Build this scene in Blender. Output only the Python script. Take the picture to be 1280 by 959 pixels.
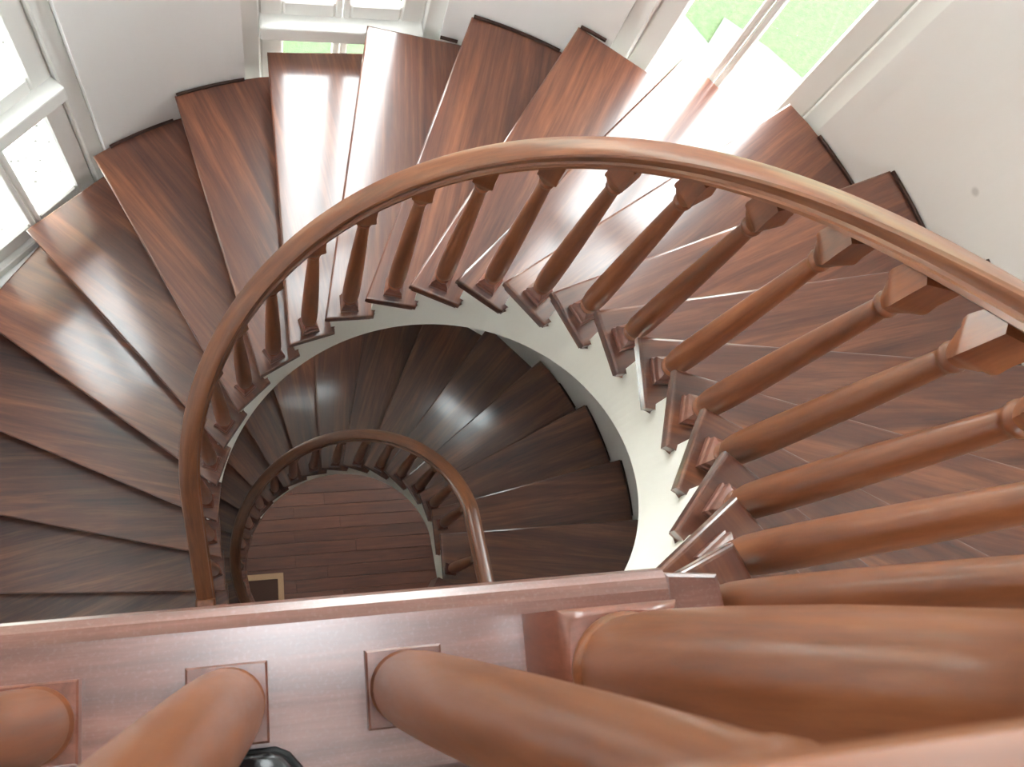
import bpy, bmesh, math, random
from mathutils import Vector, Matrix, Euler
random.seed(7)
for o in list(bpy.data.objects): bpy.data.objects.remove(o)
S = bpy.context.scene
C = S.collection
PI = math.pi
R_ = math.radians

# ------------------------------------------------------------------ camera
CAMZ = 0.9928
cam = bpy.data.cameras.new('camera'); cam_o = bpy.data.objects.new('camera', cam); C.objects.link(cam_o)
cam.sensor_fit = 'HORIZONTAL'; cam.sensor_width = 36.0
cam.lens = 1243.126 / 1280 * 36.0
cam.clip_start = 0.01
_r = Vector((0.75234, 0.62238, 0.21593)); _u = Vector((-0.65878, 0.71078, 0.24660)); _f = Vector((0.0, 0.32778, -0.94475))
_rot = Matrix.Rotation(-PI/4, 3, 'Z')
_r, _u, _f = _rot @ _r, _rot @ _u, _rot @ _f
_m = Matrix((( _r.x, _u.x, -_f.x), (_r.y, _u.y, -_f.y), (_r.z, _u.z, -_f.z))).to_4x4()
_m.translation = (0, 0, CAMZ)
cam_o.matrix_world = _m
cam.dof.use_dof = True; cam.dof.focus_distance = 2.3; cam.dof.aperture_fstop = 22
S.camera = cam_o

# ------------------------------------------------------------------ sky and exposure
W = bpy.data.worlds.new('overcast sky'); S.world = W; W.use_nodes = True
bg = W.node_tree.nodes['Background']
bg.inputs[0].default_value = (0.93, 0.97, 1.0, 1); bg.inputs[1].default_value = 14.0
S.view_settings.view_transform = 'Standard'; S.view_settings.look = 'None'
S.view_settings.gamma = 1.0; S.view_settings.use_curve_mapping = False
S.view_settings.exposure = 0.7

# ------------------------------------------------------------------ helpers
def link(name, me, mat=None, parent=None, loc=None, rotz=None):
    o = bpy.data.objects.new(name, me); C.objects.link(o)
    if mat is not None and me is not None and not me.materials: me.materials.append(mat)
    if parent is not None: o.parent = parent
    if loc is not None: o.location = loc
    if rotz is not None: o.rotation_euler = (0, 0, rotz)
    return o
def bm_obj(name, bm, mat, parent=None, smooth=False, loc=None, rotz=None):
    bmesh.ops.recalc_face_normals(bm, faces=bm.faces)
    me = bpy.data.meshes.new(name); bm.to_mesh(me); bm.free()
    if smooth:
        for p in me.polygons: p.use_smooth = True
    return link(name, me, mat, parent, loc, rotz)
def py_mesh(name, v, f, smooth=False):
    me = bpy.data.meshes.new(name); me.from_pydata(v, [], f); me.update()
    if smooth:
        for p in me.polygons: p.use_smooth = True
    return me
def tag(o, label=None, cat=None, group=None, kind=None):
    if label: o['label'] = label
    if cat: o['category'] = cat
    if group: o['group'] = group
    if kind: o['kind'] = kind
    return o
def empty(name, loc=(0, 0, 0), rotz=0):
    o = bpy.data.objects.new(name, None); C.objects.link(o); o.location = loc; o.rotation_euler = (0, 0, rotz)
    o.empty_display_size = 0.05
    return o
def box(bm, x0, x1, y0, y1, z0, z1, bev=0.0, seg=1):
    vs = [bm.verts.new(p) for p in ((x0,y0,z0),(x1,y0,z0),(x1,y1,z0),(x0,y1,z0),(x0,y0,z1),(x1,y0,z1),(x1,y1,z1),(x0,y1,z1))]
    fs = [bm.faces.new([vs[i] for i in q]) for q in ((3,2,1,0),(4,5,6,7),(0,1,5,4),(1,2,6,5),(2,3,7,6),(3,0,4,7))]
    if bev:
        es = {e for f in fs for e in f.edges}
        bmesh.ops.bevel(bm, geom=list(es), offset=bev, segments=seg, affect='EDGES', profile=0.5)
def box_obj(name, dims, mat, parent=None, bev=0.0, seg=1):
    bm = bmesh.new(); box(bm, *dims, bev=bev, seg=seg); return bm_obj(name, bm, mat, parent)
def prism(bm, pts, z0, z1, bev=0.0, seg=2):
    """plan polygon extruded from z0 to z1"""
    b = [bm.verts.new((x, y, z0)) for x, y in pts]; t = [bm.verts.new((x, y, z1)) for x, y in pts]
    n = len(pts)
    fb = bm.faces.new(b[::-1]); ft = bm.faces.new(t)
    sd = [bm.faces.new((b[i], b[(i+1) % n], t[(i+1) % n], t[i])) for i in range(n)]
    if bev:
        es = list(ft.edges) + list(fb.edges)
        bmesh.ops.bevel(bm, geom=es, offset=bev, segments=seg, affect='EDGES', profile=0.5)
def lathe(prof, n=20):
    """closed solid of revolution from (r, z) list"""
    v, f = [], []
    for r, z in prof:
        for k in range(n):
            a = 2*PI*k/n; v.append((r*math.cos(a), r*math.sin(a), z))
    for j in range(len(prof)-1):
        for k in range(n):
            f.append((j*n+k, j*n+(k+1) % n, (j+1)*n+(k+1) % n, (j+1)*n+k))
    f.append(tuple(range(n))[::-1]); f.append(tuple((len(prof)-1)*n+k for k in range(n)))
    return v, f
def sq_loft(prof, n=6):
    """solid of rounded-square sections from (half size, roundness 0..1, z)"""
    v, f = [], []; m = 4*n
    for h, rd, z in prof:
        for k in range(m):
            a = 2*PI*k/m; c, s = math.cos(a), math.sin(a)
            q = h/max(abs(c), abs(s)); rr = q*(1-rd) + h*rd
            v.append((rr*c, rr*s, z))
    for j in range(len(prof)-1):
        for k in range(m):
            f.append((j*m+k, j*m+(k+1) % m, (j+1)*m+(k+1) % m, (j+1)*m+k))
    f.append(tuple(range(m))[::-1]); f.append(tuple((len(prof)-1)*m+k for k in range(m)))
    return v, f
def smooth_by_angle(me, ang=35):
    for p in me.polygons: p.use_smooth = True
    bm = bmesh.new(); bm.from_mesh(me)
    for e in bm.edges:
        if len(e.link_faces) == 2 and e.calc_face_angle(0) > R_(ang): e.smooth = False
    bm.to_mesh(me); bm.free()
    return me
def sweep(name, path, prof, mat, parent=None, smooth=True):
    """profile (x outward/right, z up) along path of (point, right vector); carries a UV map with u along the length"""
    v, f, uv = [], [], []; n = len(prof); L = 0; Ls = []
    for j, (p, rt) in enumerate(path):
        if j: L += (Vector(p)-Vector(path[j-1][0])).length
        Ls.append(L)
        for x, z in prof: v.append((p[0]+rt[0]*x, p[1]+rt[1]*x, p[2]+z))
    per = [0]
    for k in range(n): a, b = prof[k], prof[(k+1) % n]; per.append(per[-1]+math.hypot(a[0]-b[0], a[1]-b[1]))
    for j in range(len(path)-1):
        for k in range(n):
            f.append((j*n+k, (j+1)*n+k, (j+1)*n+(k+1) % n, j*n+(k+1) % n))
            uv += [(Ls[j], per[k]), (Ls[j+1], per[k]), (Ls[j+1], per[k+1]), (Ls[j], per[k+1])]
    f.append(tuple(range(n))); uv += [(0, per[k]) for k in range(n)]
    f.append(tuple((len(path)-1)*n+k for k in range(n))[::-1]); uv += [(L, per[k]) for k in range(n)]
    me = py_mesh(name, v, f, smooth)
    ul = me.uv_layers.new(name='UVMap')
    for i, c in enumerate(uv): ul.data[i].uv = c
    if smooth: smooth_by_angle(me, 32)
    return link(name, me, mat, parent)

# ------------------------------------------------------------------ materials
def mat_new(name):
    m = bpy.data.materials.new(name); m.use_nodes = True
    nt = m.node_tree; b = nt.nodes['Principled BSDF']
    return m, nt, b
def srgb(r, g, b):
    f = lambda c: (c/255)/12.92 if c/255 <= 0.04045 else (((c/255)+0.055)/1.055)**2.4
    return (f(r), f(g), f(b), 1)
def wood(name, dark, mid, light, grain=(1.2, 16, 16), rough=0.3, coat=0.5, coat_rough=0.12, coat_ior=1.6, spec=0.5, uv=False, speck=0.0, bump=0.012, vary=0.5):
    m, nt, b = mat_new(name); N, L = nt.nodes, nt.links
    tc = N.new('ShaderNodeTexCoord'); mp = N.new('ShaderNodeMapping'); mp.inputs['Scale'].default_value = grain
    oi = N.new('ShaderNodeObjectInfo'); mul = N.new('ShaderNodeMath'); mul.operation = 'MULTIPLY'; mul.inputs[1].default_value = 37.0
    L.new(oi.outputs['Random'], mul.inputs[0])
    add = N.new('ShaderNodeVectorMath'); add.operation = 'ADD'
    L.new(tc.outputs['UV' if uv else 'Object'], add.inputs[0]); L.new(mul.outputs[0], add.inputs[1])
    L.new(add.outputs[0], mp.inputs['Vector'])
    n1 = N.new('ShaderNodeTexNoise'); n1.inputs['Scale'].default_value = 1.0; n1.inputs['Detail'].default_value = 5; n1.inputs['Roughness'].default_value = 0.62; n1.inputs['Distortion'].default_value = 0.9
    L.new(mp.outputs[0], n1.inputs['Vector'])
    n2 = N.new('ShaderNodeTexNoise'); n2.inputs['Scale'].default_value = 5.0; n2.inputs['Detail'].default_value = 4; n2.inputs['Roughness'].default_value = 0.7
    L.new(mp.outputs[0], n2.inputs['Vector'])
    mx = N.new('ShaderNodeMix'); mx.data_type = 'FLOAT'; mx.inputs[0].default_value = 0.30
    L.new(n1.outputs['Fac'], mx.inputs[2]); L.new(n2.outputs['Fac'], mx.inputs[3])
    cr = N.new('ShaderNodeValToRGB'); e = cr.color_ramp.elements
    e[0].position = 0.32; e[0].color = dark; e[1].position = 0.70; e[1].color = light
    k = e.new(0.5); k.color = mid
    L.new(mx.outputs[0], cr.inputs[0])
    hs = N.new('ShaderNodeHueSaturation')
    mr = N.new('ShaderNodeMapRange'); mr.inputs['To Min'].default_value = 1 - 0.3*vary; mr.inputs['To Max'].default_value = 1 + 0.3*vary
    L.new(oi.outputs['Random'], mr.inputs['Value']); L.new(mr.outputs[0], hs.inputs['Value'])
    L.new(cr.outputs[0], hs.inputs['Color'])
    col = hs.outputs[0]
    if speck:
        n3 = N.new('ShaderNodeTexNoise'); n3.inputs['Scale'].default_value = 260; n3.inputs['Detail'].default_value = 3
        L.new(tc.outputs['Object'], n3.inputs['Vector'])
        r3 = N.new('ShaderNodeMapRange'); r3.inputs['From Min'].default_value = 0.52; r3.inputs['From Max'].default_value = 0.75; r3.inputs['To Max'].default_value = speck
        L.new(n3.outputs['Fac'], r3.inputs['Value'])
        m3 = N.new('ShaderNodeMix'); m3.data_type = 'RGBA'; m3.inputs[7].default_value = srgb(190, 165, 160)
        L.new(r3.outputs[0], m3.inputs[0]); L.new(col, m3.inputs[6]); col = m3.outputs[2]
    L.new(col, b.inputs['Base Color'])
    rr = N.new('ShaderNodeMapRange'); rr.inputs['To Min'].default_value = rough*0.8; rr.inputs['To Max'].default_value = rough*1.25
    L.new(n2.outputs['Fac'], rr.inputs['Value']); L.new(rr.outputs[0], b.inputs['Roughness'])
    b.inputs['Coat Weight'].default_value = coat; b.inputs['Coat Roughness'].default_value = coat_rough; b.inputs['Coat IOR'].default_value = coat_ior; b.inputs['Specular IOR Level'].default_value = spec
    bp = N.new('ShaderNodeBump'); bp.inputs['Strength'].default_value = bump; bp.inputs['Distance'].default_value = 0.004
    L.new(n2.outputs['Fac'], bp.inputs['Height']); L.new(bp.outputs[0], b.inputs['Normal'])
    return m
def plain(name, col, rough=0.6, noise=0.03, scale=6, bump=0.0, spec=0.5):
    m, nt, b = mat_new(name); N, L = nt.nodes, nt.links
    tc = N.new('ShaderNodeTexCoord'); n = N.new('ShaderNodeTexNoise'); n.inputs['Scale'].default_value = scale; n.inputs['Detail'].default_value = 4
    L.new(tc.outputs['Object'], n.inputs['Vector'])
    mr = N.new('ShaderNodeMapRange'); mr.inputs['To Min'].default_value = 1-noise; mr.inputs['To Max'].default_value = 1+noise
    L.new(n.outputs['Fac'], mr.inputs['Value'])
    hs = N.new('ShaderNodeHueSaturation'); hs.inputs['Color'].default_value = col; L.new(mr.outputs[0], hs.inputs['Value'])
    L.new(hs.outputs[0], b.inputs['Base Color']); b.inputs['Roughness'].default_value = rough
    b.inputs['Specular IOR Level'].default_value = spec
    if bump:
        bp = N.new('ShaderNodeBump'); bp.inputs['Strength'].default_value = bump; bp.inputs['Distance'].default_value = 0.01
        L.new(n.outputs['Fac'], bp.inputs['Height']); L.new(bp.outputs[0], b.inputs['Normal'])
    return m
M_TREAD = wood('tread wood', srgb(64, 36, 28), srgb(98, 56, 41), srgb(142, 88, 59), grain=(0.9, 13, 13), rough=0.30, coat=1.0, coat_rough=0.13, coat_ior=1.57, spec=0.4, bump=0.006)
M_RAIL = wood('handrail wood', srgb(100, 55, 31), srgb(130, 75, 43), srgb(158, 98, 60), grain=(2.0, 26, 1), rough=0.38, coat=0.35, coat_rough=0.2, uv=True)
M_BAL = wood('baluster wood', srgb(98, 53, 30), srgb(127, 72, 41), srgb(154, 94, 57), grain=(22, 22, 2.2), rough=0.38, coat=0.35, coat_rough=0.22)
M_BEAM = wood('landing edge wood', srgb(84, 48, 40), srgb(112, 68, 56), srgb(140, 92, 78), grain=(1.6, 26, 26), rough=0.33, coat=1.0, coat_rough=0.27, coat_ior=1.7, speck=0.10, bump=0.02)
M_PLINTH = wood('plinth wood', srgb(88, 48, 36), srgb(116, 66, 50), srgb(142, 88, 70), grain=(22, 22, 4), rough=0.36, coat=0.6, coat_rough=0.2)
M_PARQ = wood('floor wood', srgb(62, 34, 25), srgb(88, 48, 34), srgb(112, 64, 46), grain=(1.4, 18, 18), rough=0.4, coat=0.3, vary=0.35)
M_GAP_SHADE = wood('gap shade', srgb(46, 27, 21), srgb(60, 36, 28), srgb(76, 46, 36), rough=0.5, coat=0.1)  # near-black brown paints in the shade between tread end and wall
M_WALL = plain('wall plaster', srgb(243, 241, 239), rough=0.75, noise=0.02, scale=3, spec=0.3)
def smudge(m, at, rad, col, amt):
    """one small grey smudge on the plaster"""
    nt = m.node_tree; N, L = nt.nodes, nt.links; b = N['Principled BSDF']; src = b.inputs['Base Color'].links[0].from_socket
    tc = N.new('ShaderNodeTexCoord'); d = N.new('ShaderNodeVectorMath'); d.operation = 'DISTANCE'; d.inputs[1].default_value = at
    L.new(tc.outputs['Object'], d.inputs[0])
    r = N.new('ShaderNodeMapRange'); r.interpolation_type = 'SMOOTHSTEP'; r.inputs['From Min'].default_value = rad*0.3; r.inputs['From Max'].default_value = rad
    r.inputs['To Min'].default_value = amt; r.inputs['To Max'].default_value = 0.0; L.new(d.outputs['Value'], r.inputs['Value'])
    x = N.new('ShaderNodeMix'); x.data_type = 'RGBA'; L.new(r.outputs[0], x.inputs[0]); L.new(src, x.inputs[6]); x.inputs[7].default_value = col
    L.new(x.outputs[2], b.inputs['Base Color'])
smudge(M_WALL, (1.876, 1.019, -1.168), 0.018, srgb(120, 116, 112), 0.32)
M_STRG = plain('stringer paint', srgb(240, 237, 227), rough=0.5, noise=0.02, scale=4)
M_FRAME = plain('window paint', srgb(244, 243, 239), rough=0.4, noise=0.015, scale=5)
M_CEIL = plain('ceiling paint', srgb(235, 232, 228), rough=0.8)
M_BLACK = plain('black leather', srgb(24, 24, 26), rough=0.25, noise=0.1, scale=60, bump=0.1)
M_SOLE = plain('black rubber', srgb(16, 16, 17), rough=0.6, noise=0.1, scale=60)
M_MAT = plain('dark rug', srgb(66, 40, 30), rough=0.9, noise=0.15, scale=90)
M_MATB = plain('beige rug border', srgb(176, 140, 108), rough=0.9, noise=0.12, scale=90)
M_PAVE = plain('pale paving', (0.042, 0.053, 0.038, 1), rough=0.8, noise=0.06, scale=8)
M_DARKSTONE = plain('grey stone', srgb(120, 120, 116), rough=0.8, noise=0.2, scale=14)
def glass_mat():
    m, nt, b = mat_new('window glass'); N, L = nt.nodes, nt.links; N.remove(b)
    t = N.new('ShaderNodeBsdfTransparent'); g = N.new('ShaderNodeBsdfGlossy'); g.inputs['Roughness'].default_value = 0.02
    t.inputs[0].default_value = (0.96, 0.98, 0.97, 1)
    lw = N.new('ShaderNodeLayerWeight'); lw.inputs['Blend'].default_value = 0.5
    pw = N.new('ShaderNodeMath'); pw.operation = 'POWER'; pw.inputs[1].default_value = 5.0; L.new(lw.outputs['Facing'], pw.inputs[0])
    ad = N.new('ShaderNodeMath'); ad.operation = 'MULTIPLY_ADD'; ad.inputs[1].default_value = 0.9; ad.inputs[2].default_value = 0.04; L.new(pw.outputs[0], ad.inputs[0])
    mx = N.new('ShaderNodeMixShader'); L.new(ad.outputs[0], mx.inputs[0]); L.new(t.outputs[0], mx.inputs[1]); L.new(g.outputs[0], mx.inputs[2])
    L.new(mx.outputs[0], N['Material Output'].inputs[0]); return m
M_GLASS = glass_mat()
def grass_mat():
    m, nt, b = mat_new('lawn'); N, L = nt.nodes, nt.links
    tc = N.new('ShaderNodeTexCoord'); n = N.new('ShaderNodeTexNoise'); n.inputs['Scale'].default_value = 13; n.inputs['Detail'].default_value = 8; n.inputs['Roughness'].default_value = 0.8
    L.new(tc.outputs['Object'], n.inputs['Vector'])
    cr = N.new('ShaderNodeValToRGB'); e = cr.color_ramp.elements; e[0].position = 0.33; e[0].color = (0.014, 0.034, 0.007, 1); e[1].position = 0.68; e[1].color = (0.046, 0.074, 0.022, 1)
    L.new(n.outputs['Fac'], cr.inputs[0]); L.new(cr.outputs[0], b.inputs['Base Color']); b.inputs['Roughness'].default_value = 0.9
    bp = N.new('ShaderNodeBump'); bp.inputs['Strength'].default_value = 0.6; bp.inputs['Distance'].default_value = 0.05
    L.new(n.outputs['Fac'], bp.inputs['Height']); L.new(bp.outputs[0], b.inputs['Normal']); return m
M_GRASS = grass_mat()
def dots_mat():
    m, nt, b = mat_new('speckled white render'); N, L = nt.nodes, nt.links
    tc = N.new('ShaderNodeTexCoord'); v = N.new('ShaderNodeTexVoronoi'); v.inputs['Scale'].default_value = 13
    L.new(tc.outputs['Object'], v.inputs['Vector'])
    cr = N.new('ShaderNodeValToRGB'); e = cr.color_ramp.elements; e[0].position = 0.16; e[0].color = (0.040, 0.039, 0.032, 1); e[1].position = 0.26; e[1].color = srgb(240, 240, 234)
    L.new(v.outputs['Distance'], cr.inputs[0]); L.new(cr.outputs[0], b.inputs['Base Color']); b.inputs['Roughness'].default_value = 0.9; return m
M_DOTS = dots_mat()

# ------------------------------------------------------------------ stair geometry (metres; landing floor at z = 0, well axis at CX, CY)
CX, CY = 0.278, 0.528
RISE = 0.175
RI, RO = 0.533, 1.665
DTH = 0.23315                       # angle of one tread at the well
PH0 = -0.24274 - PI/4               # nosing of the top tread
W_END = 0.3135                      # length of a tread end along the well
RW = 1.672                          # wall
RB = 0.5764                         # balusters and rail
N_UP, N_LOW = 22, 18
Z_MID = -23*RISE
PH_LOW = 0.743 - PI/4
Z_GROUND = Z_MID - (N_LOW+1)*RISE
def pol(r, a): return (r*math.cos(a), r*math.sin(a))
A_STR = PI + 0.04                   # past this angle the upper flight's inner side runs straight on
def pin(r, a, Fl=None):
    if Fl is LOW and a < 0: return (r, a*1.158)          # straight start of the lower flight
    if Fl is not UP or a <= A_STR: return pol(r, a)
    c = pol(r, A_STR); d = (a - A_STR)*0.5764
    return (c[0] - math.sin(A_STR)*d, c[1] + math.cos(A_STR)*d)
def pout(r, a, Fl):
    if Fl is LOW and a < 0: y = a*1.158; return (math.sqrt(max(r*r - y*y, 0.01)), y)
    return pol(r, a)
class Flight:
    def __init__(s, ph0, ztop, n, skew): s.ph0, s.ztop, s.n, s.skew = ph0, ztop, n, skew
    def ph(s, i): return s.ph0 + i*DTH
    def z(s, i): return s.ztop - (i+1)*RISE
    def out(s, i): return s.ph(i) + s.skew(i)
    def helix(s, a): return s.ztop - (1 + (a - s.ph0)/DTH)*RISE
UP = Flight(PH0, 0.0, N_UP, lambda i: R_(-10.94 - 0.80*(i-7)))
LOW = Flight(PH_LOW, Z_MID, N_LOW, lambda i: 0.0)
UP.zend = Z_MID - 0.2; LOW.zend = Z_GROUND
WIN = [(R_(134.6), 'A'), (R_(89.5), 'B'), (R_(44.4), 'C')]
WH = R_(12.45)
def in_window(a):
    return any(abs((a - c + PI) % (2*PI) - PI) < WH for c, _ in WIN)

# ------------------------------------------------------------------ walls
ZB, ZT = Z_GROUND, 2.6
WZ = [(-3.2, 2.2), (-6.9, -5.1)]
def curved_wall():
    a0, a1 = R_(-80.5), R_(215)
    cuts = {a0, a1}
    for c, _ in WIN: cuts |= {c-WH, c+WH}
    base = sorted(cuts); A = []
    for p, q in zip(base, base[1:]):
        n = max(1, int(round((q-p)/R_(2.5))))
        A += [p + (q-p)*k/n for k in range(n)]
    A.append(a1)
    Z = sorted({ZB-0.1, ZT, *[z for w in WZ for z in w]})
    v, f, ids = [], [], {}
    def P(ia, iz, o):
        k = (ia, iz, o)
        if k not in ids:
            x, y = pol(RW + (0.16 if o else 0), A[ia]); ids[k] = len(v); v.append((CX+x, CY+y, Z[iz]))
        return ids[k]
    def hole(ia, iz):
        if ia < 0 or iz < 0 or ia >= len(A)-1 or iz >= len(Z)-1: return None
        am, zm = (A[ia]+A[ia+1])/2, (Z[iz]+Z[iz+1])/2
        return in_window(am) and any(p < zm < q for p, q in WZ)
    for ia in range(len(A)-1):
        for iz in range(len(Z)-1):
            if hole(ia, iz): continue
            f.append((P(ia,iz,0), P(ia,iz+1,0), P(ia+1,iz+1,0), P(ia+1,iz,0)))
            f.append((P(ia,iz,1), P(ia+1,iz,1), P(ia+1,iz+1,1), P(ia,iz+1,1)))
            if hole(ia-1, iz) is not False: f.append((P(ia,iz,0), P(ia,iz,1), P(ia,iz+1,1), P(ia,iz+1,0)))
            if hole(ia+1, iz) is not False: f.append((P(ia+1,iz,0), P(ia+1,iz+1,0), P(ia+1,iz+1,1), P(ia+1,iz,1)))
            if hole(ia, iz-1) is not False: f.append((P(ia,iz,0), P(ia+1,iz,0), P(ia+1,iz,1), P(ia,iz,1)))
            if hole(ia, iz+1) is not False: f.append((P(ia,iz+1,0), P(ia,iz+1,1), P(ia+1,iz+1,1), P(ia+1,iz+1,0)))
    me = py_mesh('wall_stairwell', v, f)
    return link('wall_stairwell', me, M_WALL)
tag(curved_wall(), 'white plaster wall curving round the stairwell', kind='structure')
XL, XR, YF, YBK = -2.6, 2.6, -1.114, -4.2
xa = CX + RW*math.cos(R_(215)); ya = CY + RW*math.sin(R_(215)); xb = CX + RW*math.cos(R_(-80.5))
tag(box_obj('wall_left', (xa-0.16, xa, YF, ya+0.02, ZB-0.1, ZT), M_WALL), 'short white wall at the left of the landing', kind='structure')
tag(box_obj('wall_front_left', (XL, xa, YF-0.16, YF, ZB-0.1, ZT), M_WALL), 'white wall left of the stair opening', kind='structure')
tag(box_obj('wall_front_right', (xb, XR, YF-0.16, YF, ZB-0.1, ZT), M_WALL), 'white wall right of the stair opening', kind='structure')
tag(box_obj('wall_side_left', (XL-0.16, XL, YBK, YF-0.16, ZB-0.1, ZT), M_WALL), 'white side wall behind the landing', kind='structure')
tag(box_obj('wall_side_right', (XR, XR+0.16, YBK, YF-0.16, ZB-0.1, ZT), M_WALL), 'white side wall far from the tall window', kind='structure')
bm = bmesh.new()
for d in ((XL-0.16, -1.9, ZB-0.1, ZT), (-0.9, XR+0.16, ZB-0.1, ZT)): box(bm, d[0], d[1], YBK-0.16, YBK, d[2], d[3])
for x0, x1 in ((-1.9, -0.9),):
    box(bm, x0, x1, YBK-0.16, YBK, 2.3, ZT); box(bm, x0, x1, YBK-0.16, YBK, ZB-0.1, 0.1)
tag(bm_obj('wall_back', bm, M_WALL), 'white back wall of the landing with a tall window', kind='structure')
tag(box_obj('ceiling', (XL-0.2, XR+0.2, YBK-0.2, CY+RW+0.25, ZT, ZT+0.12), M_CEIL), 'white ceiling', kind='structure')

# ------------------------------------------------------------------ windows
def member(bm, x0, x1, y0, y1, z0, z1, bev=0.006): box(bm, min(x0,x1), max(x0,x1), y0, y1, z0, z1, bev)
def stair_window(num, ang, z0, z1, transoms, label):
    root = tag(empty('window_%d' % num, (CX, CY, 0), ang - PI/2), label, kind='structure')
    H = 0.352; Y0, Y1 = 1.672, 1.745          # local +y points outwards
    bm = bmesh.new()
    for s in (-1, 1): member(bm, s*0.30, s*0.374, Y0, Y1, z0, z1)
    member(bm, -0.30, 0.30, Y0, Y1, z1-0.07, z1); member(bm, -0.30, 0.30, Y0, Y1, z0, z0+0.07)
    bm_obj('frame', bm, M_FRAME, root)
    box_obj('sill', (-0.345, 0.345, 1.635, Y0, z0, z0+0.03), M_FRAME, root, bev=0.006)
    levels = [z0+0.07] + [t for t in transoms] + [z1-0.07]
    for t in transoms:
        box_obj('transom', (-0.30, 0.30, 1.640, Y1, t-0.045, t+0.035), M_FRAME, root, bev=0.008, seg=2)
    for k in range(len(levels)-1):
        a = levels[k] + (0.035 if k else 0); b = levels[k+1] - (0.045 if k < len(levels)-2 else 0)
        for s in (-1, 1):
            bm = bmesh.new(); y0, y1 = 1.695, 1.735
            xo, xi = s*0.30, s*0.002
            low = 0.085 if k else 0.10
            member(bm, xo, s*0.214, y0, y1, a, b, 0.008); member(bm, s*0.028, xi, y0, y1, a, b, 0.006)
            member(bm, s*0.214, s*0.028, y0, y1, a, a+low, 0.008); member(bm, s*0.214, s*0.028, y0, y1, b-0.05, b, 0.008)
            sash = bm_obj('sash', bm, M_FRAME, root)
            x0, x1 = sorted((s*0.216, s*0.026))
            box_obj('pane', (x0, x1, 1.713, 1.717, a+low-0.002, b-0.048), M_GLASS, sash)
    return root
lab = {'A': 'white casement window facing the speckled white wall', 'B': 'white window with a deep ledge above the whitest tread', 'C': 'white window looking down on the green lawn'}
n = 0
for (a, k) in WIN:
    n += 1; stair_window(n, a, -3.2, 2.2, [-2.33, -0.15, 1.05], lab[k])
for (a, k) in WIN:
    n += 1; stair_window(n, a, -6.9, -5.1, [-6.2], 'white stair window of the lower storey')
for x0, x1 in ((-1.9, -0.9),):
    n += 1
    root = tag(empty('window_%d' % n, ((x0+x1)/2, YBK, 0)), 'tall white window behind the landing', kind='structure')
    bm = bmesh.new(); h = (x1-x0)/2
    for a_, b_ in ((-h, -h+0.07), (-0.04, 0.04), (h-0.07, h)): member(bm, a_, b_, -0.12, -0.05, 0.1, 2.3)
    for a_, b_ in ((-h+0.07, -0.04), (0.04, h-0.07)):
        member(bm, a_, b_, -0.12, -0.05, 0.1, 0.18); member(bm, a_, b_, -0.12, -0.05, 2.22, 2.3)
    bm_obj('frame', bm, M_FRAME, root)
    for a_, b_ in ((-h+0.07, -0.04), (0.04, h-0.07)): box_obj('pane', (a_, b_, -0.087, -0.083, 0.18, 2.22), M_GLASS, root)
# ------------------------------------------------------------------ floors
def well_edge(a0, a1, n=24, r=0.557): return [(CX+r*math.cos(a0+(a1-a0)*k/n), CY+r*math.sin(a0+(a1-a0)*k/n)) for k in range(n+1)]
# landing: back from the edge board, left of the top riser line
l0 = (CX+0.56*math.cos(UP.ph(-1)), CY+0.56*math.sin(UP.ph(-1))); l1 = (CX+1.668*math.cos(UP.out(-1)), CY+1.668*math.sin(UP.out(-1)))
bm = bmesh.new()
prism(bm, [(xa, -0.125), (l0[0]-0.012, -0.125), (l1[0], YF+0.004), (l1[0], YF-0.16), (XR, YF-0.16), (XR, YBK), (XL, YBK), (XL, YF-0.16), (xa, YF-0.16)], -0.24, -0.001)
tag(bm_obj('floor', bm, M_PARQ), 'brown wooden landing floor behind the edge board', kind='structure')
# mid floor
m0 = UP.ph(N_UP-1) - 0.08; m0o = UP.out(N_UP-1) - 0.03; q0 = LOW.ph(-1)
pts = well_edge(m0, q0 + 2*PI - 0.25, 30)
fe0 = pin(0.557, q0, LOW); fe1 = pout(1.667, q0, LOW)
pts += [(CX+fe0[0], CY+fe0[1]), (CX+fe1[0], CY+fe1[1])]
q0 = math.atan2(fe1[1], fe1[0])
k = 18
pts += [(CX+1.668*math.cos(q0 + (R_(-80.5)-q0)*j/k), CY+1.668*math.sin(q0 + (R_(-80.5)-q0)*j/k)) for j in range(1, k+1)]
pts += [(pts[-1][0], YF-0.16), (XR, YF-0.16), (XR, YBK), (XL, YBK), (XL, YF-0.16), (xa, YF-0.16), (xa, ya)]
pts += [(CX+1.668*math.cos(R_(215)+(m0o-R_(215))*j/3), CY+1.668*math.sin(R_(215)+(m0o-R_(215))*j/3)) for j in range(1, 4)] if m0o < R_(215) else []
bm = bmesh.new(); prism(bm, pts, Z_MID-0.26, Z_MID)
tag(bm_obj('floor', bm, M_PARQ), 'dark brown wooden floor one storey below the landing', kind='structure')
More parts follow.
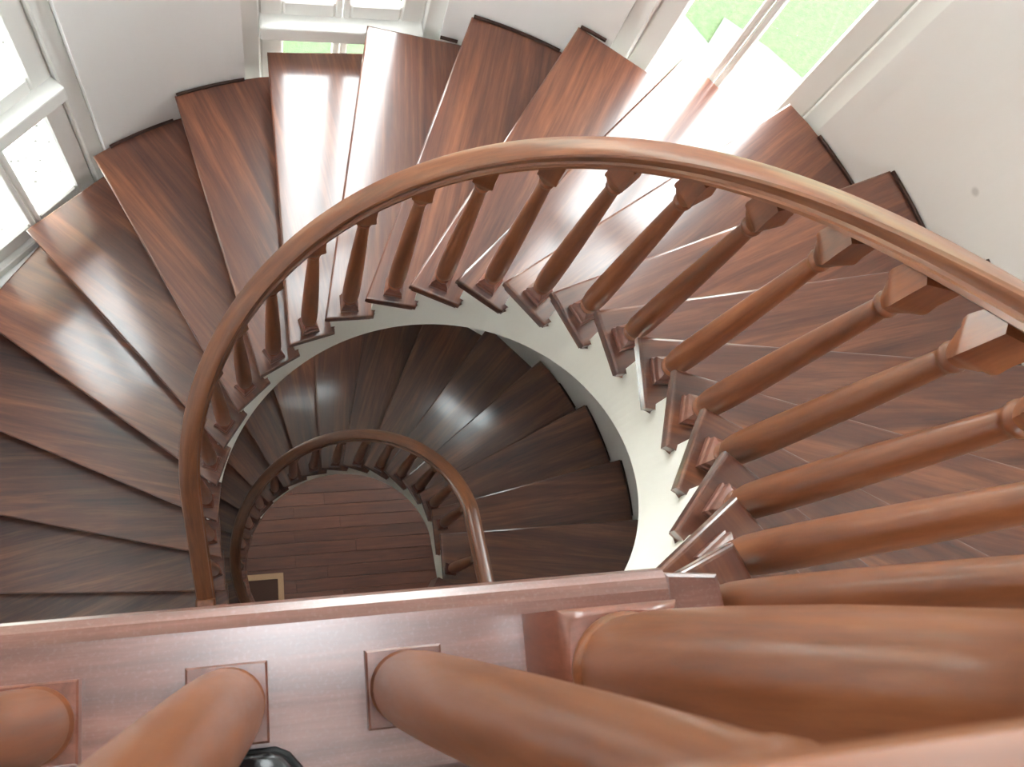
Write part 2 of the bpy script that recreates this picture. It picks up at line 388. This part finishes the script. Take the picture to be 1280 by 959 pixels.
# ground floor of planks
g = tag(empty('floor', (CX, CY, Z_GROUND)), 'dark reddish plank floor at the foot of the stairwell', kind='structure')
bm = bmesh.new(); prism(bm, [(XL-CX, YBK-CY), (XR-CX, YBK-CY), (XR-CX, YF-0.16-CY), (xb-CX, YF-0.16-CY)] + [pol(1.668, R_(-80.5 + 295.5*k/60)) for k in range(61)] + [(xa-CX, YF-0.16-CY), (XL-CX, YF-0.16-CY)], -0.06, -0.018); bm_obj('underfloor', bm, M_PARQ, g)
pl = bmesh.new(); box(pl, -0.699, 0.699, -0.0488, 0.0488, -0.018, 0.0, 0.0015); me = bpy.data.meshes.new('plank')
bmesh.ops.recalc_face_normals(pl, faces=pl.faces); pl.to_mesh(me); pl.free(); me.materials.append(M_PARQ)
for r in range(20):
    for c in range(2):
        o = link('plank', me, None, g, (-0.62 + 1.4*c + (-0.25 if r % 2 else 0.12*(r % 3)), -1.2 + 0.1*r, 0))

# ------------------------------------------------------------------ flights
def line_shift(Fl, i, d, r_in, r_out):
    """points on tread i's nosing line moved d metres uphill, at r_in and r_out"""
    return pin(r_in, Fl.ph(i) - d/r_in, Fl), pout(r_out, Fl.out(i) - d/r_out, Fl)
def build_flight(Fl, label, group):
    root = tag(empty('staircase', (CX, CY, Fl.ztop)), label, 'staircase')
    TH = 0.034
    for i in range(Fl.n):
        a = Fl.ph(i); rot = Fl.ph(i) + Fl.skew(i)*0.5 - DTH*0.5
        zt = Fl.z(i) - Fl.ztop
        loc = lambda p: (p[0]*math.cos(-rot) - p[1]*math.sin(-rot), p[0]*math.sin(-rot) + p[1]*math.cos(-rot))
        nA = 1
        pts = [pin(RI, a - W_END*k/nA, Fl) for k in range(nA+1)]
        pts.append(pin(0.562, a - W_END, Fl))
        b_in, b_out = line_shift(Fl, i-1, 0.052, 0.572, RO)
        pts.append(b_in); pts.append(b_out)
        po = pout(RO, Fl.out(i), Fl); ao1 = Fl.out(i) if Fl is UP or Fl.out(i) >= 0 else math.atan2(po[1], po[0]); ao0 = math.atan2(b_out[1], b_out[0])
        while ao0 > ao1: ao0 -= 2*PI
        while ao0 < ao1 - PI: ao0 += 2*PI
        nO = 1 if in_window((ao0+ao1)/2) else 5
        pts += [pol(RO, ao0 + (ao1-ao0)*k/nO) for k in range(1, nO+1)]
        bm = bmesh.new(); prism(bm, [loc(p) for p in pts], -TH, 0, bev=0.007, seg=3)
        t = bm_obj('tread', bm, M_TREAD, root, loc=(0, 0, zt), rotz=rot)
        # scotia moulding under the overhanging end
        bm = bmesh.new()
        inn = [pin(0.541, a + 0.012 - 0.030 - (W_END-0.034)*k/nA, Fl) for k in range(nA+1)]
        outp = [pin(0.5545, a + 0.012 - 0.030 - (W_END-0.034)*k/nA, Fl) for k in range(nA, -1, -1)]
        prism(bm, [loc(p) for p in inn+outp], -TH-0.026, -TH+0.001)
        bm_obj('moulding', bm, M_TREAD, t)
        # dark strip standing in for the shaded gap where a tread meets the wall
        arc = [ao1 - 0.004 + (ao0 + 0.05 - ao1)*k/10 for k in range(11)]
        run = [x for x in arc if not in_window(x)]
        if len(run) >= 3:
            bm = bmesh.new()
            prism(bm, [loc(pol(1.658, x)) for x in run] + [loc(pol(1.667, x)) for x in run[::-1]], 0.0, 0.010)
            bm_obj('gap_shade', bm, M_GAP_SHADE, t)
        # riser below the nosing
        r0, r1 = line_shift(Fl, i, 0.034, 0.556, 1.664); r2, r3 = line_shift(Fl, i, 0.052, 0.556, 1.664)
        bm = bmesh.new(); prism(bm, [loc(p) for p in (r0, r1, r3, r2)], -RISE, -TH)
        bm_obj('riser', bm, M_TREAD, root, loc=(0, 0, zt), rotz=rot)
    # last riser down to the floor is the one of the floor edge; string board with a saw-tooth top edge
    v, f = [], []
    segs = []
    first = -1
    for i in range(first, Fl.n):
        s0 = Fl.ph(i-1) - 0.034/0.556 if i > first else Fl.ph(-1) - 0.034/0.556 - 0.02
        s1 = Fl.ph(i) - 0.034/0.556
        zt = Fl.z(i) - Fl.ztop - TH if i >= 0 else -0.036
        segs.append((s0, s1, zt))
    hz = lambda x: Fl.helix(x) - Fl.ztop
    for s0, s1, zt in segs:
        for k in range(6):
            p, q = s0 + (s1-s0)*k/6, s0 + (s1-s0)*(k+1)/6
            n0 = len(v)
            for r in (0.555, 0.585):
                for x in (p, q):
                    c = pin(r, x, Fl); v.append((c[0], c[1], max(hz(x)-0.497, Fl.zend - Fl.ztop))); v.append((c[0], c[1], zt))
            # order per r: (p low, p top, q low, q top)
            f += [(n0, n0+1, n0+3, n0+2), (n0+4, n0+6, n0+7, n0+5), (n0+1, n0+5, n0+7, n0+3), (n0, n0+2, n0+6, n0+4)]
            if k == 0: f.append((n0, n0+4, n0+5, n0+1))
            if k == 5: f.append((n0+2, n0+3, n0+7, n0+6))
    st = link('stringer', py_mesh('stringer', v, f), M_STRG, root)
    st['label'] = 'white painted string board round the well'
    # plaster soffit under the flight
    v, f = [], []; x0, x1 = segs[0][0], segs[-1][1]; n = 60
    for k in range(n+1):
        x = x0 + (x1-x0)*k/n
        for r in (0.584, 1.664):
            c = pout(r, x + Fl.skew((x-Fl.ph0)/DTH), Fl) if r > 1 else pin(r, x, Fl); z = max(hz(x) - 0.497, Fl.zend - Fl.ztop)
            v += [(c[0], c[1], z), (c[0], c[1], z+0.02)]
    for k in range(n):
        b = 4*k; f += [(b, b+2, b+6, b+4), (b+1, b+5, b+7, b+3)]
        f += [(b, b+4, b+5, b+1), (b+2, b+3, b+7, b+6)]
    f += [(0, 1, 3, 2), (4*n, 4*n+2, 4*n+3, 4*n+1)]
    so = link('soffit', py_mesh('soffit', v, f), M_STRG, root); so['label'] = 'white plastered underside of the flight'
    return root
build_flight(UP, 'upper flight of glossy brown winding treads with a white string board', None)
build_flight(LOW, 'lower darker flight of winding treads seen through the well', None)

# ------------------------------------------------------------------ landing edge board
bm = bmesh.new()
prof = [(-0.125, -0.24), (-0.125, 0.0), (0.018, 0.0), (0.030, -0.003), (0.038, -0.010), (0.041, -0.022), (0.038, -0.034), (0.026, -0.040), (0.022, -0.050), (0.022, -0.24)]
X0e, X1e = xa, 0.389
for x in (X0e, X1e): pass
lo = [bm.verts.new((X0e, y, z)) for y, z in prof]; hi = [bm.verts.new((X1e, y, z)) for y, z in prof]
bm.faces.new(lo); bm.faces.new(hi[::-1])
for k in range(len(prof)): bm.faces.new((lo[k], hi[k], hi[(k+1) % len(prof)], lo[(k+1) % len(prof)]))
tag(bm_obj('trim_1', bm, M_BEAM), 'scratched brown edge board along the landing', kind='structure')
bm = bmesh.new(); prism(bm, [(0.3905, -0.124), (0.470, -0.124), (0.452, 0.030), (0.3905, 0.036)], -0.20, -0.012, 0.005)
tag(bm_obj('trim_2', bm, M_BEAM), 'short end block of the landing edge board', kind='structure')

# ------------------------------------------------------------------ balustrades
def mesh_of(vf, name, smooth=True): return py_mesh(name, vf[0], vf[1], smooth)
SHAFT = [(0.020, 0.046), (0.0235, 0.049), (0.0245, 0.054), (0.0215, 0.059), (0.019, 0.062), (0.021, 0.067), (0.0258, 0.078), (0.0278, 0.10), (0.0282, 0.15), (0.0272, 0.24), (0.0250, 0.36), (0.0215, 0.50), (0.0180, 0.62), (0.0160, 0.678), (0.0158, 0.686), (0.0195, 0.690), (0.0205, 0.696), (0.0195, 0.703), (0.0165, 0.706), (0.0165, 0.72)]
PLINTH = [(0.030, 0.0, 0.0), (0.030, 0.0, 0.014), (0.0268, 0.0, 0.018), (0.0268, 0.0, 0.034), (0.0255, 0.05, 0.038), (0.0215, 0.3, 0.042), (0.0205, 0.5, 0.048)]
BLOCK = [(0.0160, 0.8, 0.703), (0.0190, 0.6, 0.712), (0.0215, 0.4, 0.722), (0.0225, 0.3, 0.730), (0.0262, 0.08, 0.738), (0.0272, 0.03, 0.748), (0.0262, 0.0, 0.760), (0.0250, 0.0, 0.775), (0.0255, 0.0, 0.826)]
me_shaft = smooth_by_angle(mesh_of(lathe(SHAFT, 20), 'baluster'), 50); me_plinth = smooth_by_angle(mesh_of(sq_loft(PLINTH), 'plinth'))
me_block = smooth_by_angle(mesh_of(sq_loft(BLOCK), 'top_block'))
for m_ in (me_shaft, me_block): m_.materials.append(M_BAL)
me_plinth.materials.append(M_PLINTH)
def baluster(parent, loc, rotz, meshes=None):
    s, p, b = meshes or (me_shaft, me_plinth, me_block)
    o = link('baluster', s, None, parent, loc, rotz)
    link('plinth', p, None, o); link('top_block', b, None, o)
    return o
RAILP = [(0.031, 0.0), (0.0345, 0.002), (0.0348, 0.013), (0.0285, 0.017), (0.0252, 0.025), (0.0262, 0.034), (0.0296, 0.041), (0.0308, 0.052), (0.0285, 0.061), (0.021, 0.0672), (0.010, 0.0695)]
RAILP = RAILP + [(-x, z) for x, z in RAILP[::-1]]
WB = 0.1611
def rail_path(Fl, a0, a1, n, zfun, r=RB):
    out = []
    for k in range(n+1):
        a = a0 + (a1-a0)*k/n; c = pin(r, a, Fl); d = min(a, A_STR) if Fl is UP else max(a, 0); out.append(((CX+c[0], CY+c[1], zfun(a)), (math.cos(d), math.sin(d))))
    return out
def newel_meshes(scale, top):
    pl_ = [(0.056*scale, 0, 0), (0.056*scale, 0, 0.132), (0.052*scale, 0.1, 0.140), (0.0505*scale, 0.3, 0.142)]
    sh = [(0.048*scale, 0.138), (0.0500*scale, 0.141), (0.0500*scale, 0.147), (0.0475*scale, 0.152), (0.0455*scale, 0.155), (0.0462*scale, 0.16), (0.0480*scale, 0.20), (0.0485*scale, 0.26), (0.0470*scale, 0.36), (0.043*scale, 0.50), (0.037*scale, 0.62), (0.033*scale, 0.70), (0.037*scale, 0.705), (0.037*scale, 0.715), (0.033*scale, 0.72), (0.033*scale, 0.74)]
    bl = [(0.031*scale, 0.8, 0.715), (0.036*scale, 0.5, 0.73), (0.044*scale, 0.05, 0.745), (0.044*scale, 0, top-0.03), (0.050*scale, 0.0, top-0.026), (0.050*scale, 0.0, top-0.012), (0.040*scale, 0.1, top)]
    r = [smooth_by_angle(mesh_of(lathe(sh, 32), 'newel_post'), 50), smooth_by_angle(mesh_of(sq_loft(pl_), 'plinth')), smooth_by_angle(mesh_of(sq_loft(bl), 'top_block'))]
    for k_, m_ in enumerate(r): m_.materials.append(M_PLINTH if k_ == 1 else M_BAL)
    return r
def newel(parent, loc, rotz, scale=1.0, top=0.95):
    s, p, b = newel_meshes(scale, top)
    o = link('newel_post', s, None, parent, loc, rotz); link('plinth', p, None, o); link('top_block', b, None, o)
    return o
NEWEL = (0.287, -0.050)
Z_LAND_RAIL = 0.85                 # underside of the landing rail
# upper flight
root = tag(empty('balustrade', (CX, CY, 0)), 'curved wooden balustrade of the upper flight with tapered turned balusters', 'balustrade')
inv = Vector((-CX, -CY, 0))
a_top = math.atan2(NEWEL[1]-CY, NEWEL[0]-CX) + 0.055; a_bot = A_STR + 0.56
def zr_up(a):
    z = UP.helix(a) + 0.688
    return min(z, Z_LAND_RAIL) if z < Z_LAND_RAIL - 0.05 else Z_LAND_RAIL - 0.05 + 0.05*(1-math.exp(-(z-Z_LAND_RAIL+0.05)/0.05))
path = [((p[0]-CX, p[1]-CY, p[2]), r) for p, r in rail_path(UP, a_top, a_bot, 150, zr_up)]
sweep('handrail', path, RAILP, M_RAIL, root)
for i in range(N_UP-1):
    a = UP.ph(i) - WB; c = pin(RB, a, UP); baluster(root, (c[0], c[1], UP.z(i)), a)
c = pin(RB, a_bot + 0.05, UP); newel(root, (c[0], c[1], UP.z(N_UP-1)), 0, 0.72, zr_up(a_bot) - UP.z(N_UP-1) + 0.085)
# lower flight
root = tag(empty('balustrade', (CX, CY, Z_MID)), 'curved wooden balustrade of the lower flight down in the well', 'balustrade')
a_top = -0.47; a_bot = LOW.ph(N_LOW) - 0.08
path = [((p[0]-CX, p[1]-CY, p[2]-Z_MID), r) for p, r in rail_path(LOW, a_top, a_bot, 130, lambda a: min(LOW.helix(a)+0.688, Z_MID+0.86))]
sweep('handrail', path, RAILP, M_RAIL, root)
for i in range(N_LOW):
    a = LOW.ph(i) - WB; c = pin(RB, a, LOW); baluster(root, (c[0], c[1], LOW.z(i)-Z_MID), a)
c = pol(RB, a_bot + 0.05); newel(root, (c[0], c[1], Z_GROUND-Z_MID), a_bot, 0.8, LOW.helix(a_bot)+0.688-Z_GROUND+0.10)
c = pin(RB, -0.395, LOW); baluster(root, (c[0], c[1], 0), 0)
c = pin(RB, a_top - 0.03, LOW); newel(root, (c[0], c[1], 0), 0, 0.8, 0.97)
# landing
root = tag(empty('balustrade', (NEWEL[0], NEWEL[1], 0)), 'straight wooden balustrade on the landing edge board with a stout newel', 'balustrade')
LSH = [(0.031, 0.014), (0.0335, 0.018), (0.0335, 0.022), (0.0312, 0.027), (0.0318, 0.034), (0.0335, 0.07), (0.0338, 0.13), (0.0325, 0.22), (0.0300, 0.34), (0.0255, 0.52), (0.0215, 0.66), (0.0180, 0.755), (0.0188, 0.762), (0.0188, 0.772), (0.0178, 0.778), (0.0178, 0.785)]
LPL = [(0.036, 0, 0), (0.036, 0, 0.016), (0.0345, 0.05, 0.018)]
LBL = [(0.0165, 0.8, 0.778), (0.0170, 0.4, 0.788), (0.0175, 0.05, 0.80), (0.0175, 0.0, 0.81), (0.0175, 0, 0.857)]
LM = (smooth_by_angle(mesh_of(lathe(LSH, 32), 'baluster'), 50), smooth_by_angle(mesh_of(sq_loft(LPL), 'plinth')), smooth_by_angle(mesh_of(sq_loft(LBL), 'top_block')))
for k_, m_ in enumerate(LM): m_.materials.append(M_PLINTH if k_ == 1 else M_BAL)
k = 0; x = 0.109
while x > xa + 0.06:
    baluster(root, (x-NEWEL[0], 0, 0), 0, LM); x -= 0.1615
newel(root, (0, 0, 0), 0, 1.0, 0.955)
path = [((xx-NEWEL[0], -0.0062, Z_LAND_RAIL), (0, 1)) for xx in [NEWEL[0]-0.035 - (NEWEL[0]-0.035-xa-0.002)*t/12 for t in range(13)]]
sweep('handrail', path, RAILP, M_RAIL, root)

# ------------------------------------------------------------------ shoe at the foot of the landing baluster
root = tag(empty('shoe', (-0.033, -0.094, 0)), 'black leather shoe toe beside a landing baluster', 'shoe')
sec = [(0.000, 0.018, 0.014, 0.026), (-0.006, 0.030, 0.012, 0.034), (-0.020, 0.041, 0.012, 0.044), (-0.05, 0.048, 0.012, 0.054), (-0.10, 0.050, 0.012, 0.066), (-0.16, 0.044, 0.012, 0.085), (-0.22, 0.037, 0.012, 0.095), (-0.27, 0.036, 0.012, 0.098), (-0.285, 0.026, 0.014, 0.094)]
v, f = [], []; n = 16
for y, hw, zb_, zt_ in sec:
    for k in range(n):
        a = 2*PI*k/n; cx_, sz_ = math.cos(a), math.sin(a)
        v.append((hw*math.copysign(abs(cx_)**0.75, cx_), y, (zb_+zt_)/2 + (zt_-zb_)/2*math.copysign(abs(sz_)**0.8, sz_)))
for j in range(len(sec)-1):
    for k in range(n): f.append((j*n+k, j*n+(k+1) % n, (j+1)*n+(k+1) % n, (j+1)*n+k))
f.append(tuple(range(n))); f.append(tuple((len(sec)-1)*n+k for k in range(n))[::-1])
link('upper', py_mesh('upper', v, f, True), M_BLACK, root)
bm = bmesh.new(); prism(bm, [(hw+0.004, y+0.003) for y, hw, _, _ in sec] + [(-hw-0.004, y+0.003) for y, hw, _, _ in sec[::-1]], 0.0, 0.014, 0.003)
bm_obj('sole', bm, M_SOLE, root)

# ------------------------------------------------------------------ rug on the ground floor
root = tag(empty('floor_mat', (0.01, 0.55, Z_GROUND)), 'dark rug with a pale beige border on the ground floor', 'rug')
box_obj('pile', (-1.15, -0.045, -0.75, -0.045, 0.0, 0.010), M_MAT, root, bev=0.003)
bm = bmesh.new()
for d in ((-1.2, 0, -0.045, 0), (-1.2, 0, -0.8, -0.75), (-1.2, -1.15, -0.75, -0.045), (-0.045, 0, -0.75, -0.045)): box(bm, *d, 0.0, 0.012)
bm_obj('border', bm, M_MATB, root)

# ------------------------------------------------------------------ outside
bm = bmesh.new(); box(bm, -30, 30, -30, 40, -0.3, 0)
tag(bm_obj('lawn', bm, M_GRASS, loc=(0, 0, Z_GROUND-0.12)), 'bright green lawn outside the windows', 'lawn', kind='stuff')
bm = bmesh.new(); prism(bm, [(2.8, 4.2), (3.7, 6.5), (4.2, 6.05), (4.32, 5.89), (4.5, 5.62), (4.73, 5.94), (5.18, 5.6), (5.53, 5.24), (7.2, 3.6), (5.0, 2.0)], 0, 0.03)
tag(bm_obj('path', bm, M_PAVE, loc=(0, 0, Z_GROUND-0.12)), 'pale paved path at the edge of the lawn', 'path')
bm = bmesh.new(); prism(bm, [(-0.25, 2.6), (-0.25, 9.0), (-7.0, 9.0), (-7.0, 1.4), (-1.75, 1.4), (-1.3, 2.2)], 0, 0.03)
tag(bm_obj('terrace', bm, M_DOTS, loc=(0, 0, Z_GROUND-0.12)), 'white speckled terrace paving below the casement window', 'terrace')

M_FACADE = plain('ochre facade', srgb(150, 132, 110), rough=0.85, noise=0.08, scale=2)
M_ROOF = plain('roof tile', srgb(120, 64, 46), rough=0.8, noise=0.15, scale=5)
M_DARKG = plain('dark window glass', srgb(40, 48, 54), rough=0.1, noise=0.05, scale=2)
d = pol(5.6, R_(142))
root = tag(empty('neighbour_house', (CX+d[0], CY+d[1], Z_GROUND-0.09), R_(142)-PI/2), 'ochre three storey house beyond the speckled terrace', 'house')
box_obj('facade', (-3.4, 3.4, 0, 5.0, 0, 15.2), M_FACADE, root)
bm = bmesh.new(); vs = [bm.verts.new(p) for p in ((-3.8, -0.4, 15.2), (3.8, -0.4, 15.2), (3.8, 5.4, 15.2), (-3.8, 5.4, 15.2), (-2.0, 2.5, 17.0), (2.0, 2.5, 17.0))]
for q in ((3, 2, 1, 0), (0, 1, 5, 4), (1, 2, 5), (2, 3, 4, 5), (3, 0, 4)): bm.faces.new([vs[k_] for k_ in q])
bm_obj('roof', bm, M_ROOF, root)
for zz in (1.0, 4.6, 8.2, 11.8):
    for xx in (-2.2, 0.0, 2.2):
        w_ = box_obj('window', (xx-0.55, xx+0.55, -0.06, 0.02, zz, zz+1.5), M_FRAME, root)
        box_obj('pane', (xx-0.47, xx+0.47, -0.07, -0.055, zz+0.08, zz+1.42), M_DARKG, w_)

# ------------------------------------------------------------------ ceiling lamp over the landing
LAMP_W = 11.0
root = tag(empty('ceiling_lamp', (0.03, 0.04, ZT)), 'square white ceiling lamp above the landing', 'lamp')
bm = bmesh.new()
for d in ((-0.23, -0.20, -0.23, 0.23), (0.20, 0.23, -0.23, 0.23), (-0.20, 0.20, -0.23, -0.20), (-0.20, 0.20, 0.20, 0.23)): box(bm, *d, -0.06, 0.0)
bm_obj('housing', bm, M_FRAME, root)
m_, nt_, b_ = mat_new('lamp diffuser'); b_.inputs['Base Color'].default_value = (0.9, 0.9, 0.9, 1)
b_.inputs['Emission Color'].default_value = (0.90, 0.95, 1.0, 1); b_.inputs['Emission Strength'].default_value = LAMP_W/(0.16*PI)
box_obj('diffuser', (-0.20, 0.20, -0.20, 0.20, -0.050, -0.045), m_, root)
